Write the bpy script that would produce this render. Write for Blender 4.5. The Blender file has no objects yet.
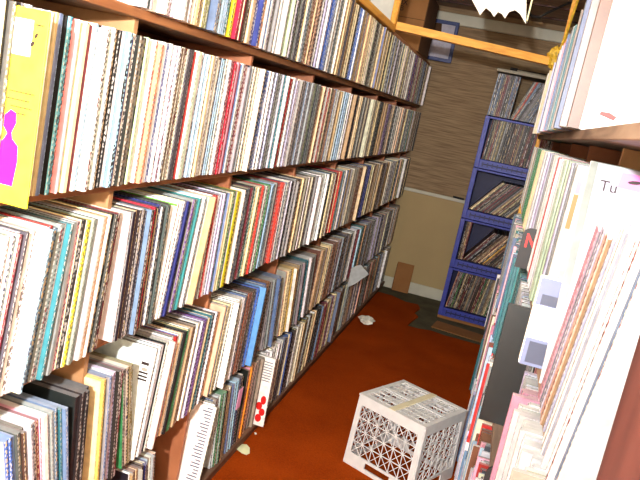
import bpy, math, random
from mathutils import Matrix, Vector
random.seed(11)
C = bpy.context.scene.collection
scene = bpy.context.scene

# ------------------------------------------------------------------ camera
F = 720.08
R = ((0.94564733, 0.23814093, -0.22144984), (0.25802708, -0.13500747, 0.95665825), (0.19792211, -0.96180137, -0.18911626))
EYE = 1.44
cam = bpy.data.cameras.new('camera')
cam.sensor_width = 36.0
cam.lens = F / 640 * 36
cam.clip_start = 0.01
co = bpy.data.objects.new('camera', cam)
C.objects.link(co)
co.matrix_world = Matrix(((R[0][0], -R[0][1], -R[0][2], 0), (R[1][0], -R[1][1], -R[1][2], 0), (R[2][0], -R[2][1], -R[2][2], EYE), (0, 0, 0, 1)))
scene.camera = co


def ray(px, py):
    v = (px - 320, py - 240, F)
    return [sum(R[i][k] * v[k] for k in range(3)) for i in range(3)]


def on_x(px, py, x):
    r = ray(px, py)
    t = x / r[0]
    return t * r[1], t * r[2] + EYE


def on_z(px, py, z):
    r = ray(px, py)
    t = (z - EYE) / r[2]
    return t * r[0], t * r[1]


def proj(x, y, z):
    d = (x, y, z - EYE)
    c = [sum(R[i][k] * d[i] for i in range(3)) for k in range(3)]
    return 320 + F * c[0] / c[2], 240 + F * c[1] / c[2]


# ------------------------------------------------------------------ materials
def lin(c):
    return tuple((v / 255 / 12.92) if v / 255 <= .04045 else ((v / 255 + .055) / 1.055) ** 2.4 for v in c)


def newmat(name):
    m = bpy.data.materials.new(name)
    m.use_nodes = True
    return m, m.node_tree.nodes, m.node_tree.links, m.node_tree.nodes['Principled BSDF']


def flat(name, rgb, rough=.6, var=.12, scale=40, bump=0.0, stretch=(1, 1, 1)):
    m, n, l, b = newmat(name)
    tc = n.new('ShaderNodeTexCoord')
    mp = n.new('ShaderNodeMapping')
    mp.inputs['Scale'].default_value = stretch
    l.new(tc.outputs['Object'], mp.inputs[0])
    no = n.new('ShaderNodeTexNoise')
    no.inputs['Scale'].default_value = scale
    no.inputs['Detail'].default_value = 4
    l.new(mp.outputs[0], no.inputs['Vector'])
    r = n.new('ShaderNodeValToRGB')
    c = lin(rgb)
    r.color_ramp.elements[0].position = .3
    r.color_ramp.elements[1].position = .7
    r.color_ramp.elements[0].color = (*[max(0, v * (1 - var)) for v in c], 1)
    r.color_ramp.elements[1].color = (*[min(1, v * (1 + var)) for v in c], 1)
    l.new(no.outputs['Fac'], r.inputs[0])
    l.new(r.outputs[0], b.inputs['Base Color'])
    b.inputs['Roughness'].default_value = rough
    if bump:
        bp = n.new('ShaderNodeBump')
        bp.inputs['Strength'].default_value = bump
        bp.inputs['Distance'].default_value = .01
        l.new(no.outputs['Fac'], bp.inputs['Height'])
        l.new(bp.outputs[0], b.inputs['Normal'])
    return m


def sleeve_material():
    m, n, l, b = newmat('printed_card')
    col = n.new('ShaderNodeVertexColor'); col.layer_name = 'Col'
    ink = n.new('ShaderNodeVertexColor'); ink.layer_name = 'Ink'
    uv = n.new('ShaderNodeUVMap'); uv.uv_map = 'UVMap'
    sp = n.new('ShaderNodeSeparateXYZ'); l.new(uv.outputs[0], sp.inputs[0])

    def math_(op, a, bb):
        q = n.new('ShaderNodeMath'); q.operation = op
        for i, v in enumerate((a, bb)):
            if isinstance(v, (int, float)): q.inputs[i].default_value = v
            else: l.new(v, q.inputs[i])
        return q.outputs[0]
    # lettering along the spine: broken dashes in the middle band
    du = math_('ABSOLUTE', math_('SUBTRACT', sp.outputs[0], .5), 0)
    inside = math_('LESS_THAN', du, .19)
    no = n.new('ShaderNodeTexNoise'); no.noise_dimensions = '2D'
    no.inputs['Scale'].default_value = 1.0; no.inputs['Detail'].default_value = 1.5
    cv = n.new('ShaderNodeCombineXYZ')
    l.new(math_('MULTIPLY', sp.outputs[1], 105.0), cv.inputs[0])
    l.new(math_('MULTIPLY', sp.outputs[0], 1.3), cv.inputs[1])
    l.new(cv.outputs[0], no.inputs['Vector'])
    letters = math_('GREATER_THAN', no.outputs['Fac'], .50)
    no2 = n.new('ShaderNodeTexNoise'); no2.noise_dimensions = '1D'
    no2.inputs['Scale'].default_value = 9.0; no2.inputs['Detail'].default_value = 0
    l.new(sp.outputs[1], no2.inputs['W'])
    words_ = math_('GREATER_THAN', no2.outputs['Fac'], .42)
    mask = math_('MULTIPLY', math_('MULTIPLY', inside, letters), math_('MULTIPLY', words_, ink.outputs['Alpha']))
    # folds and neighbouring inner edges: a pale dashed line and a dark dashed line along the spine
    wob = n.new('ShaderNodeTexNoise'); wob.noise_dimensions = '1D'; wob.inputs['Scale'].default_value = 26.0
    l.new(sp.outputs[1], wob.inputs['W'])
    wave = math_('SINE', math_('ADD', math_('MULTIPLY', sp.outputs[1], 560.0), math_('MULTIPLY', wob.outputs['Fac'], 9.0)), 0)
    dash = math_('GREATER_THAN', wave, -.1)
    on = math_('MULTIPLY', math_('GREATER_THAN', sp.outputs[0], -1), ink.outputs['Alpha'])
    pale = math_('MULTIPLY', math_('MULTIPLY', math_('LESS_THAN', sp.outputs[0], .33), on), math_('ADD', math_('MULTIPLY', dash, .75), .1))
    dark = math_('MULTIPLY', math_('MULTIPLY', math_('GREATER_THAN', sp.outputs[0], .68), on), math_('ADD', math_('MULTIPLY', dash, .8), .12))
    m1 = n.new('ShaderNodeMix'); m1.data_type = 'RGBA'; l.new(pale, m1.inputs[0]); l.new(col.outputs['Color'], m1.inputs[6]); m1.inputs[7].default_value = (.86, .85, .82, 1)
    m2 = n.new('ShaderNodeMix'); m2.data_type = 'RGBA'; l.new(dark, m2.inputs[0]); l.new(m1.outputs[2], m2.inputs[6]); m2.inputs[7].default_value = (.03, .027, .03, 1)
    # slight wear
    tc = n.new('ShaderNodeTexCoord')
    wn = n.new('ShaderNodeTexNoise'); wn.inputs['Scale'].default_value = 38; wn.inputs['Detail'].default_value = 3
    l.new(tc.outputs['Object'], wn.inputs['Vector'])
    wr = n.new('ShaderNodeMapRange'); wr.inputs[3].default_value = .78; wr.inputs[4].default_value = 1.1
    wr.inputs[1].default_value = .3; wr.inputs[2].default_value = .7
    l.new(wn.outputs['Fac'], wr.inputs[0])
    mx = n.new('ShaderNodeMix'); mx.data_type = 'RGBA'
    l.new(mask, mx.inputs[0]); l.new(m2.outputs[2], mx.inputs[6]); l.new(ink.outputs['Color'], mx.inputs[7])
    mu = n.new('ShaderNodeMix'); mu.data_type = 'RGBA'; mu.blend_type = 'MULTIPLY'; mu.inputs[0].default_value = 1
    l.new(mx.outputs[2], mu.inputs[6]); l.new(wr.outputs[0], mu.inputs[7])
    l.new(mu.outputs[2], b.inputs['Base Color'])
    b.inputs['Roughness'].default_value = .42
    return m


CARD = sleeve_material()


def wood_material(name, a, bcol, rough=.55, axis=(14, 1.2, 14)):
    m, n, l, b = newmat(name)
    tc = n.new('ShaderNodeTexCoord'); mp = n.new('ShaderNodeMapping'); mp.inputs['Scale'].default_value = axis
    l.new(tc.outputs['Object'], mp.inputs[0])
    no = n.new('ShaderNodeTexNoise'); no.inputs['Scale'].default_value = 2.2; no.inputs['Detail'].default_value = 6; no.inputs['Distortion'].default_value = 1.2
    l.new(mp.outputs[0], no.inputs['Vector'])
    r = n.new('ShaderNodeValToRGB')
    r.color_ramp.elements[0].position = .32; r.color_ramp.elements[1].position = .68
    r.color_ramp.elements[0].color = (*lin(a), 1); r.color_ramp.elements[1].color = (*lin(bcol), 1)
    l.new(no.outputs['Fac'], r.inputs[0]); l.new(r.outputs[0], b.inputs['Base Color'])
    b.inputs['Roughness'].default_value = rough
    return m


WOOD = wood_material('shelf_wood', (132, 86, 54), (176, 124, 84))
PLY = wood_material('pale_plywood', (150, 110, 76), (186, 144, 104), axis=(3, 14, 2))
PLYR = wood_material('red_brown_plywood', (148, 92, 62), (188, 126, 90), axis=(3, 14, 2))
PINE = wood_material('yellow_pine', (216, 150, 52), (244, 188, 84), axis=(1.2, 14, 14))
PINEY = wood_material('yellow_pine_rail', (216, 150, 52), (244, 188, 84))
REDW = wood_material('red_brown_wood', (60, 26, 20), (82, 42, 34), axis=(14, 14, 1.2))
DUSTW = wood_material('dusty_brown_wood', (92, 66, 50), (128, 98, 78))
GREYW = wood_material('grey_brown_edge', (96, 80, 70), (150, 130, 112))
CARDB = flat('cardboard', (150, 108, 66), .8, .1, 12)
CARDD = flat('dark_cardboard', (96, 66, 40), .8, .1, 12)
WHITEP = flat('white_plastic', (206, 208, 208), .4, .05, 30)
CREAMP = flat('cream_plastic', (214, 208, 180), .45, .05, 30)
BLUEP = flat('blue_plastic', (62, 74, 166), .45, .12, 30)
BLUED = flat('dark_blue_plastic', (30, 36, 84), .5, .12, 30)
PAPER = flat('white_paper', (232, 232, 222), .7, .05, 30)
LIME = flat('pale_lime_paper', (222, 230, 190), .7, .05, 30)
PINK = flat('pink_paper', (190, 112, 165), .7, .05, 30)
YELP = flat('yellow_tape', (214, 176, 60), .5, .3, 60, .6)
BLACK = flat('black_card', (24, 22, 24), .5, .15, 30)
INKM = flat('dark_ink', (46, 34, 34), .6, .05, 30)
REDM = flat('red_print', (205, 36, 34), .5, .05, 30)
MAGM = flat('magenta_print', (240, 20, 140), .5, .05, 30)
PALEY = flat('pale_yellow_print', (250, 245, 205), .5, .03, 30)
SLATE = flat('slate_print', (86, 92, 116), .5, .05, 30)
SLATED = flat('dark_slate_print', (50, 54, 70), .5, .05, 30)
ORANGEP = flat('orange_print', (200, 84, 30), .5, .05, 30)
LILAC = flat('lilac_print', (140, 138, 152), .5, .06, 20)
GREYB = flat('grey_board', (150, 145, 132), .6, .08, 20)
GREYF = flat('bare_grey_floor', (92, 88, 68), .9, .25, 9)
TRIMM = flat('grey_white_paint', (196, 196, 182), .5, .05, 10)
BEIGE = flat('beige_paint', (176, 158, 118), .65, .04, 3)
WHITEW = flat('white_wall_paint', (200, 190, 170), .7, .04, 3)

# carpet
m, n, l, b = newmat('red_orange_carpet')
tc = n.new('ShaderNodeTexCoord')
n1 = n.new('ShaderNodeTexNoise'); n1.inputs['Scale'].default_value = 3.5; n1.inputs['Detail'].default_value = 5
n2 = n.new('ShaderNodeTexNoise'); n2.inputs['Scale'].default_value = 160; n2.inputs['Detail'].default_value = 2
l.new(tc.outputs['Object'], n1.inputs['Vector']); l.new(tc.outputs['Object'], n2.inputs['Vector'])
r = n.new('ShaderNodeValToRGB')
r.color_ramp.elements[0].position = .25; r.color_ramp.elements[1].position = .8
r.color_ramp.elements[0].color = (*lin((128, 54, 12)), 1); r.color_ramp.elements[1].color = (*lin((178, 84, 24)), 1)
ad = n.new('ShaderNodeMix'); ad.data_type = 'FLOAT'; ad.inputs[0].default_value = .45
l.new(n1.outputs['Fac'], ad.inputs[2]); l.new(n2.outputs['Fac'], ad.inputs[3])
l.new(ad.outputs[0], r.inputs[0]); l.new(r.outputs[0], b.inputs['Base Color'])
b.inputs['Roughness'].default_value = .95; b.inputs['Specular IOR Level'].default_value = .05
bp = n.new('ShaderNodeBump'); bp.inputs['Strength'].default_value = .5; bp.inputs['Distance'].default_value = .008
l.new(n2.outputs['Fac'], bp.inputs['Height']); l.new(bp.outputs[0], b.inputs['Normal'])
CARPET = m

# woven brown wall panel
m, n, l, b = newmat('brown_grasscloth')
tc = n.new('ShaderNodeTexCoord'); mp = n.new('ShaderNodeMapping'); mp.inputs['Scale'].default_value = (5, 1, 95)
l.new(tc.outputs['Object'], mp.inputs[0])
n1 = n.new('ShaderNodeTexNoise'); n1.inputs['Scale'].default_value = 1.0; n1.inputs['Detail'].default_value = 5
l.new(mp.outputs[0], n1.inputs['Vector'])
r = n.new('ShaderNodeValToRGB'); r.color_ramp.elements[0].position = .3; r.color_ramp.elements[1].position = .72
r.color_ramp.elements[0].color = (*lin((126, 107, 84)), 1); r.color_ramp.elements[1].color = (*lin((172, 150, 120)), 1)
l.new(n1.outputs['Fac'], r.inputs[0]); l.new(r.outputs[0], b.inputs['Base Color']); b.inputs['Roughness'].default_value = .8
WEAVE = m
CEILM = wood_material('brown_ceiling_panel', (134, 110, 88), (168, 142, 116), axis=(1.0, 12, 1))

# ------------------------------------------------------------------ mesh helpers
class MB:
    def __init__(s):
        s.v = []; s.f = []

    def add(s, vs, fs):
        o = len(s.v); s.v += [tuple(v) for v in vs]; s.f += [tuple(i + o for i in f) for f in fs]

    def box(s, x0, x1, y0, y1, z0, z1, M=None, bev=0.0):
        if bev:
            import itertools
            pts = []
            # chamfered box through a small convex construction: 24 verts
            idx = {}
            vs = []
            for sx, sy, sz in itertools.product((0, 1), repeat=3):
                X = (x0, x1)[sx]; Y = (y0, y1)[sy]; Z = (z0, z1)[sz]
                ix = X + (bev if sx == 0 else -bev); iy = Y + (bev if sy == 0 else -bev); iz = Z + (bev if sz == 0 else -bev)
                for ax, p in enumerate(((X, iy, iz), (ix, Y, iz), (ix, iy, Z))):
                    idx[(sx, sy, sz, ax)] = len(vs); vs.append(p)
            fs = []
            for sx in (0, 1):
                q = [idx[(sx, a, c, 0)] for a, c in ((0, 0), (1, 0), (1, 1), (0, 1))]; fs.append(q if sx else q[::-1])
            for sy in (0, 1):
                q = [idx[(a, sy, c, 1)] for a, c in ((0, 0), (0, 1), (1, 1), (1, 0))]; fs.append(q if sy else q[::-1])
            for sz in (0, 1):
                q = [idx[(a, c, sz, 2)] for a, c in ((0, 0), (1, 0), (1, 1), (0, 1))]; fs.append(q if sz else q[::-1])
            for sx in (0, 1):
                for sy in (0, 1):
                    q = [idx[(sx, sy, 0, 0)], idx[(sx, sy, 0, 1)], idx[(sx, sy, 1, 1)], idx[(sx, sy, 1, 0)]]; fs.append(q if sx != sy else q[::-1])
                for sz in (0, 1):
                    q = [idx[(sx, 0, sz, 0)], idx[(sx, 1, sz, 0)], idx[(sx, 1, sz, 2)], idx[(sx, 0, sz, 2)]]; fs.append(q if sx == sz else q[::-1])
            for sy in (0, 1):
                for sz in (0, 1):
                    q = [idx[(0, sy, sz, 1)], idx[(0, sy, sz, 2)], idx[(1, sy, sz, 2)], idx[(1, sy, sz, 1)]]; fs.append(q if sy == sz else q[::-1])
            for sx, sy, sz in itertools.product((0, 1), repeat=3):
                fs.append([idx[(sx, sy, sz, a)] for a in range(3)])
        else:
            vs = [(x, y, z) for x in (x0, x1) for y in (y0, y1) for z in (z0, z1)]
            fs = [(0, 1, 3, 2), (4, 6, 7, 5), (0, 4, 5, 1), (2, 3, 7, 6), (0, 2, 6, 4), (1, 5, 7, 3)]
        if M is not None:
            vs = [M @ Vector(v) for v in vs]
        s.add(vs, fs)

    def bar(s, a, b_, w, h=None, up=(0, 0, 1)):
        """bar of cross-section w x h from a to b"""
        a, b_ = Vector(a), Vector(b_); h = h or w
        d = (b_ - a); L = d.length; d.normalize(); u = Vector(up)
        if abs(d.dot(u)) > .95: u = Vector((1, 0, 0)) if abs(d.x) < .9 else Vector((0, 1, 0))
        sx = d.cross(u).normalized(); sz = sx.cross(d).normalized()
        vs = []
        for p in (a, b_):
            for i, j in ((-1, -1), (1, -1), (1, 1), (-1, 1)):
                vs.append(p + sx * (i * w / 2) + sz * (j * h / 2))
        s.add(vs, [(0, 3, 2, 1), (4, 5, 6, 7), (0, 1, 5, 4), (1, 2, 6, 5), (2, 3, 7, 6), (3, 0, 4, 7)])

    def tube(s, pts, rad, n=8):
        pts = [Vector(p) for p in pts]; vs = []; fs = []
        for k, p in enumerate(pts):
            d = (pts[min(k + 1, len(pts) - 1)] - pts[max(k - 1, 0)]).normalized()
            u = Vector((0, 0, 1)) if abs(d.z) < .9 else Vector((1, 0, 0))
            a = d.cross(u).normalized(); c = a.cross(d)
            for i in range(n):
                t = 2 * math.pi * i / n
                vs.append(p + a * (rad * math.cos(t)) + c * (rad * math.sin(t)))
        for k in range(len(pts) - 1):
            for i in range(n):
                fs.append((k * n + i, k * n + (i + 1) % n, (k + 1) * n + (i + 1) % n, (k + 1) * n + i))
        fs.append(tuple(range(n))[::-1]); fs.append(tuple((len(pts) - 1) * n + i for i in range(n)))
        s.add(vs, fs)

    def prism(s, poly, fn, d0, d1):
        """poly of 2-D points extruded; fn(u, v, d) -> 3-D"""
        n_ = len(poly)
        vs = [fn(u, v, d0) for u, v in poly] + [fn(u, v, d1) for u, v in poly]
        fs = [tuple(range(n_))[::-1], tuple(range(n_, 2 * n_))] + [(i, (i + 1) % n_, n_ + (i + 1) % n_, n_ + i) for i in range(n_)]
        s.add(vs, fs)

    def build(s, name, mat, parent=None, loc=None, smooth=False):
        me = bpy.data.meshes.new(name)
        me.from_pydata(s.v, [], s.f); me.update()
        import bmesh as bm_
        bm = bm_.new(); bm.from_mesh(me); bm_.ops.recalc_face_normals(bm, faces=bm.faces); bm.to_mesh(me); bm.free()
        me.materials.append(mat)
        if smooth:
            for p in me.polygons: p.use_smooth = True
        o = bpy.data.objects.new(name, me); C.objects.link(o)
        if parent: o.parent = parent
        if loc: o.location = loc
        return o


def tag(o, label, cat, group=None, kind=None):
    o['label'] = label; o['category'] = cat
    if group: o['group'] = group
    if kind: o['kind'] = kind
    return o


def empty(name, loc, rz=0.0):
    o = bpy.data.objects.new(name, None); C.objects.link(o); o.location = loc; o.rotation_euler = (0, 0, rz); o.empty_display_size = .05
    return o


def struct(name, mb, mat):
    o = mb.build(name, mat); o['kind'] = 'structure'
    return o


def textmesh(name, body, size, mat, parent, M, bold=0.0):
    cu = bpy.data.curves.new(name, 'FONT'); cu.body = body; cu.size = size; cu.extrude = .0003; cu.offset = bold
    tmp = bpy.data.objects.new(name, cu); C.objects.link(tmp)
    me = bpy.data.meshes.new_from_object(tmp.evaluated_get(bpy.context.evaluated_depsgraph_get()))
    bpy.data.objects.remove(tmp)
    me.materials.clear(); me.materials.append(mat)
    o = bpy.data.objects.new(name, me); C.objects.link(o)
    o.parent = parent; o.matrix_local = M
    return o


# ------------------------------------------------------------------ colours of card
PAL = {
    'w': ((244, 242, 238), 'white'), 'iv': ((228, 220, 196), 'ivory'), 'cr': ((232, 212, 166), 'cream'), 'ta': ((188, 158, 116), 'tan'),
    'gr': ((150, 150, 150), 'grey'), 'lg': ((200, 202, 206), 'pale grey'), 'dg': ((72, 72, 78), 'charcoal'), 'bk': ((28, 27, 30), 'black'),
    'bl': ((66, 112, 196), 'blue'), 'lb': ((172, 204, 228), 'pale blue'), 'sb': ((98, 118, 150), 'slate blue'), 'nv': ((40, 44, 112), 'navy'),
    'sk': ((104, 166, 222), 'bright blue'), 'cy': ((112, 200, 222), 'sky blue'), 'te': ((44, 112, 120), 'teal'), 'gn': ((60, 132, 82), 'green'), 'pg': ((186, 206, 172), 'pale green'),
    'ye': ((253, 232, 62), 'yellow'), 'or': ((236, 152, 54), 'orange'), 'go': ((214, 174, 86), 'golden'), 'sa': ((226, 142, 116), 'salmon'),
    'pk': ((236, 166, 186), 'pink'), 'rd': ((208, 54, 48), 'red'), 'cm': ((196, 28, 64), 'crimson'), 'ma': ((112, 32, 42), 'maroon'),
    'br': ((118, 78, 54), 'brown'), 'db': ((62, 44, 34), 'dark brown'), 'tp': ((152, 138, 120), 'taupe'), 'pu': ((116, 74, 158), 'purple'),
    'la': ((200, 196, 222), 'lavender'), 'ol': ((136, 128, 66), 'olive'), 'pe': ((242, 198, 168), 'peach'),
}
LIGHTS = {'w', 'iv', 'cr', 'lg', 'lb', 'pg', 'ye', 'pk', 'la', 'pe', 'cy', 'go', 'or', 'ta', 'sa', 'gr', 'tp'}


def shade(code, jit):
    c = PAL[code][0]
    k = 1 + random.uniform(-jit, jit)
    if code != 'ye': c = tuple(v * .93 + 206 * .07 for v in c)
    return lin(tuple(min(252, max(10, v * k + random.uniform(-6, 6))) for v in c))


def rec_geo(t, depth, h, side):
    """sleeve: rounded spine at x=0, card runs to side*depth; y 0..t, z 0..h.  -> verts, faces, kinds"""
    c = min(.0012, t * .25)
    sec = [(c, 0), (0, c), (0, t - c), (c, t), (depth, t), (depth, 0)]
    vs = []
    for z in (0, h):
        vs += [(side * x, y, z) for x, y in sec]
    fs = []; kd = []
    for i in range(6):
        j = (i + 1) % 6
        q = (i, 6 + i, 6 + j, j)
        fs.append(q if side > 0 else q[::-1])
        kd.append(('edge', 'spine', 'edge', 'cover', 'back', 'cover')[i])
    fs.append(tuple(range(6)) if side > 0 else tuple(range(6))[::-1]); kd.append('bottom')
    fs.append(tuple(range(6, 12))[::-1] if side > 0 else tuple(range(6, 12))); kd.append('top')
    return vs, fs, kd


def paint(me, kinds_cols, fs=1.0, ur=(0, 1)):
    """kinds_cols: per face (kind, colour dict, ink rgba, h, rnd)"""
    ca = me.color_attributes.new('Col', 'FLOAT_COLOR', 'CORNER')
    ia = me.color_attributes.new('Ink', 'FLOAT_COLOR', 'CORNER')
    uv = me.uv_layers.new(name='UVMap')
    for p, (kind, cols, ink, h, rnd) in zip(me.polygons, kinds_cols):
        c = cols.get(kind, cols['spine'])
        for q, li in enumerate(p.loop_indices):
            ca.data[li].color = (*c, 1); ia.data[li].color = ink
            if kind == 'spine':
                v = me.vertices[me.loops[li].vertex_index].co
                # order of the quad: near-low, near-high, far-high, far-low (or reversed)
                uq = UVQ[q] if SIDE_OF['s'] > 0 else UVQ[::-1][q]
                uv.data[li].uv = (ur[0] + uq[0] * (ur[1] - ur[0]), rnd + uq[1] * h * fs)
            else:
                uv.data[li].uv = (-5, rnd)
    me.materials.append(CARD)


UVQ = [(0, 0), (0, 1), (1, 1), (1, 0)]
SIDE_OF = {'s': 1}
ORD = ['first', 'second', 'third', 'fourth', 'fifth', 'sixth', 'seventh', 'eighth', 'ninth', 'tenth', 'eleventh', 'twelfth', 'thirteenth', 'fourteenth', 'fifteenth',
       'sixteenth', 'seventeenth', 'eighteenth', 'nineteenth', 'twentieth']
TENS = {2: 'twenty', 3: 'thirty', 4: 'forty', 5: 'fifty', 6: 'sixty', 7: 'seventy', 8: 'eighty', 9: 'ninety'}


def ordinal(i):
    if i < 20: return ORD[i]
    n_ = i + 1
    if n_ >= 100: return 'hundred-and-' + ordinal(n_ - 101) if n_ > 100 else 'hundredth'
    return TENS[n_ // 10][:-1] + 'ieth' if n_ % 10 == 0 else TENS[n_ // 10] + '-' + ORD[n_ % 10 - 1]


LX, LPITCH, LY0 = -.768, .7066, .715
LROWS = [1.5465, 1.178, .802, .402, .0465]      # tops of the shelf boards of the long rack, top row first
RX = .12
RROWS = [1.485, 1.105, .73, .37, .03]
BAYN = ['nearest', 'second', 'third', 'fourth', 'fifth', 'sixth', 'seventh', 'last']
LSHELF = ['top', 'second', 'third', 'fourth', 'floor']

# spines read off the photograph, row by row: (origin x, origin y, zoom, scan line, 'edge colour edge colour ... edge')
D = {
    0: [(160, 0, 4, 40, '-120 w -100 la -80 w -60 lg -40 w -20 iv 0 w 30 la 60 w 85 lg 110 w 135 cr 150 ta 175 ol 195 sb 225 lb 265 te 283 ye 305 cm 325 ma 345 db 360 cr 385 nv 405 or 425 w 445 lg 460 gr 480 lg 500 pg 520 lg 540 gr 570 bk 580 w 590 dg 600 br 620 pe 640'),
        (320, 0, 4, 100, '0 la 20 bl 48 lg 65 w 75 dg 82 w 90 ta 110 br 125 cr 140 bk 150 bl 165 ta 185 pe 200 cr 215 iv 230 bk 245 cr 260 go 290')],
    1: [(0, 120, 4, 200, '-60 dg -45 bk -30 dg -12 bk 0 dg 10 bk 22 te 30 w 100 w 112 pk 118 w 128 lg 138 ta 150 sb 165 lb 182 cy 200 rd 214 sa 226 pk 234 cy 252 cr 268 iv 280 ma 295 lb 322 w 334 pk 345 w 362 lg 374 cr 395 bk 410 w 425 lb 442 nv 457 w 470 tp 485 gr 500 bk 512 pg 530 sa 548 rd 556 sa 568 w 590 nv 600 w 615 la 628 w 640'),
        (160, 120, 4, 90, '0 bl 16 br 30 tp 40 w 52 gr 62 bk 75 rd 84 w 95 pg 110 w 125 lb 138 w 150 cr 165 w 180 iv 195 lb 208 w 222 w 230 ma 240 cm 256 pk 266 cm 275 w 287 ma 300 gr 312 lg 322 iv 340 iv 355 rd 362 nv 378 bl 390 w 405 la 420 gr 436 lg 448 te 460 lg 472 rd 480 w 495 la 510 w 525 gr 542 lg 555 gr 570 pg 585 gr 600 br 615 pe 627 rd 640'),
        (320, 120, 4, 60, '0 cr 15 br 25 w 40 ta 55 lb 85 w 100 ta 112 bk 122 cr 140 gr 160 tp 175 iv 200 cr 215 bk 225 ta 245 pu 255 cr')],
    2: [(0, 240, 4, 100, '-60 w -40 gr -20 rd -8 w 8 gn 20 w 35 lb 50 ma 62 gr 72 dg 85 w 105 w 128 lg 150 lb 175 rd 195 sb 215 gr 235 te 248 sb 260 gr 272 lg 285 pk 300 bk 318 ye 332 dg 338 gr 362 lg 380 ta 395 w 405 cr 415 bk 428 dg 440 ma 453 bk 463 w 478 db 488 lg 500 bk 510 cr 520 bk 530 w 541 bk 555 db 565 cm 585 bk 594 cr 600 nv 618 bk 630 dg 640'),
        (160, 120, 4, 300, '0 lb 15 bk 30 db 45 bk 60 w 85 w 108 nv 122 bk 132 pu 150 te 168 w 185 lb 200 la 215 w 225 rd 236 w 250 la 262 gn 275 cr 290 gn 305 ye 320 w 335 dg 350 gr 365 ma 375 te 385 cr 405 rd 416 w 428 gn 440 lb 456 gr 470 rd 490 w 505 lg 520 bk 536 db 550 cr 570 tp 585 iv 600 gr 615 w 640'),
        (320, 120, 4, 240, '0 cr 15 w 25 bk 40 w 52 bk 62 rd 80 cr 95 w 105 ta 118 w 130 tp 150 br 160 cr 175 nv 192 cr 205 br 215 ta 232 db 250')],
    3: [(0, 360, 4, 300, '-60 w -30 gr -10 w 6 bl 40 sb 58 dg 75 db 100 lg 112 w 124 lg 137 w 150 ma 162 pk 172 w 190 gr 215 sb 238 te 250 sb 262 ma 274 bk 300 bk 330 bk 361 rd 367 w 390 cr 398 go 407 sb 425 w 438 la 450 bk 460 ma 470 cr 482 gn 490 gr 500 iv 512 ol 535 db 548 gr 560 w 620 rd 628 w 640'),
        (160, 360, 4, 80, '0 la 10 lg 22 sb 40 cr 52 bk 62 gn 74 w 82 ta 92 iv 100 cr 112 la 125 pu 140'),
        (160, 240, 4, 380, '145 pu 165 la 180 te 195 bk 210 w 220 br 230 pe 248 cr 265 w 310 sb 325 br 338 db 350 bl 385 br 397 bk 410 gr 435 sb 455 cm 475 cr 488 go 500 ta 515 gr 530 te 545 w 560 gr 575 ta 590 cr 610 br 630')],
    4: [(160, 360, 4, 220, '105 lg 190 gr 203 bk 215 pg 227 lg 236 gn 250 ta 262 cr 270 sb 285 lb 300 bk 312 iv 322 pk 332 or 343 pe 352 tp 375 w 437 gr 448 bl 464 bk 478 w 492 iv 505 ol 522 cr 540 bk 556 ma 572 cr 590')],
}
LEANS = {   # spine lines seen in the photo (top point, bottom point)
    0: [((221, 0), (211, 24)), ((271, 0), (260, 41)), ((366, 14), (350, 75))],
    1: [((48, 10), (24, 194)), ((137, 34), (113, 180)), ((237, 60), (215, 170)), ((269, 73), (245, 167)), ((352, 95), (340, 155))],
    2: [((47, 240), (21, 355)), ((88, 222), (62, 355)), ((147, 235), (138, 320)), ((192, 240), (167, 307)), ((216, 240), (206, 297)), ((242, 240), (235, 277)), ((296, 170), (289, 220))],
    3: [((47, 410), (54, 475)), ((64, 402), (70, 478)), ((93, 400), (88, 478)), ((115, 400), (112, 473)), ((128, 400), (131, 458)), ((164, 340), (150, 400)), ((206, 317), (184, 415)), ((261, 277), (246, 350)), ((282, 265), (274, 335))],
    4: [((150, 450), (150, 480)), ((207, 406), (190, 470)), ((221, 390), (214, 465)), ((270, 360), (259, 420))],
}
FAR = {
    0: 'cr ta iv w br bk cr gr ta w iv iv lg w cr db go cr iv w w'.split(),
    1: 'cr iv w ta gr w lg cr iv tp bk w w iv cr lg w gr iv w'.split(),
    2: 'w bk cr ta br gr w iv nv tp lg cr bk w ta db w gr w'.split(),
    3: 'cr ta gr tp br w iv lg gr te pe db ta w bl cr gr'.split(),
    4: 'ta gr br w iv tp lb pe gr w cr nv te db lg'.split(),
}
for r_, ps in D.items():
    pass


def bands_left(row):
    out = []; z0 = LROWS[row]
    last = -9
    for ox, oy, k, sy, s in D[row]:
        tok = s.split()
        for i in range(0, len(tok) - 2, 2):
            y0, _ = on_x(ox + float(tok[i]) / k, oy + sy / k, LX)
            y1, zz = on_x(ox + float(tok[i + 2]) / k, oy + sy / k, LX)
            th, _ = lean_at(row, (y0 + y1) / 2)
            sh = (zz - z0 - .157) * math.tan(th)         # move along the lean to mid height
            a, b2 = y0 - sh, y1 - sh
            if b2 <= last + .003: continue
            a = max(a, last); out.append((a, b2, tok[i + 1])); last = b2
    return out


def lean_at(row, Y):
    best = None
    for (t, q) in LEANS[row]:
        ya, za = on_x(t[0], t[1], LX); yb, zb = on_x(q[0], q[1], LX)
        th = math.atan2(ya - yb, za - zb); ym = (ya + yb) / 2
        if best is None or abs(ym - Y) < abs(best[1] - Y): best = (th, ym)
    far = LY0 + LPITCH * 4
    th = max(-.3, min(.2, best[0] * .7))
    if row < 2: th = .012 + .012 * math.sin(Y * 5 + row)
    elif row == 2: th = max(-.01, min(.12, th))
    if row >= 2 and Y > best[1] + .6: th = .03 + .03 * math.sin(Y * 2.1 + row * 2)
    return th, best[1]


RECS = []   # every record: dict


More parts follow.
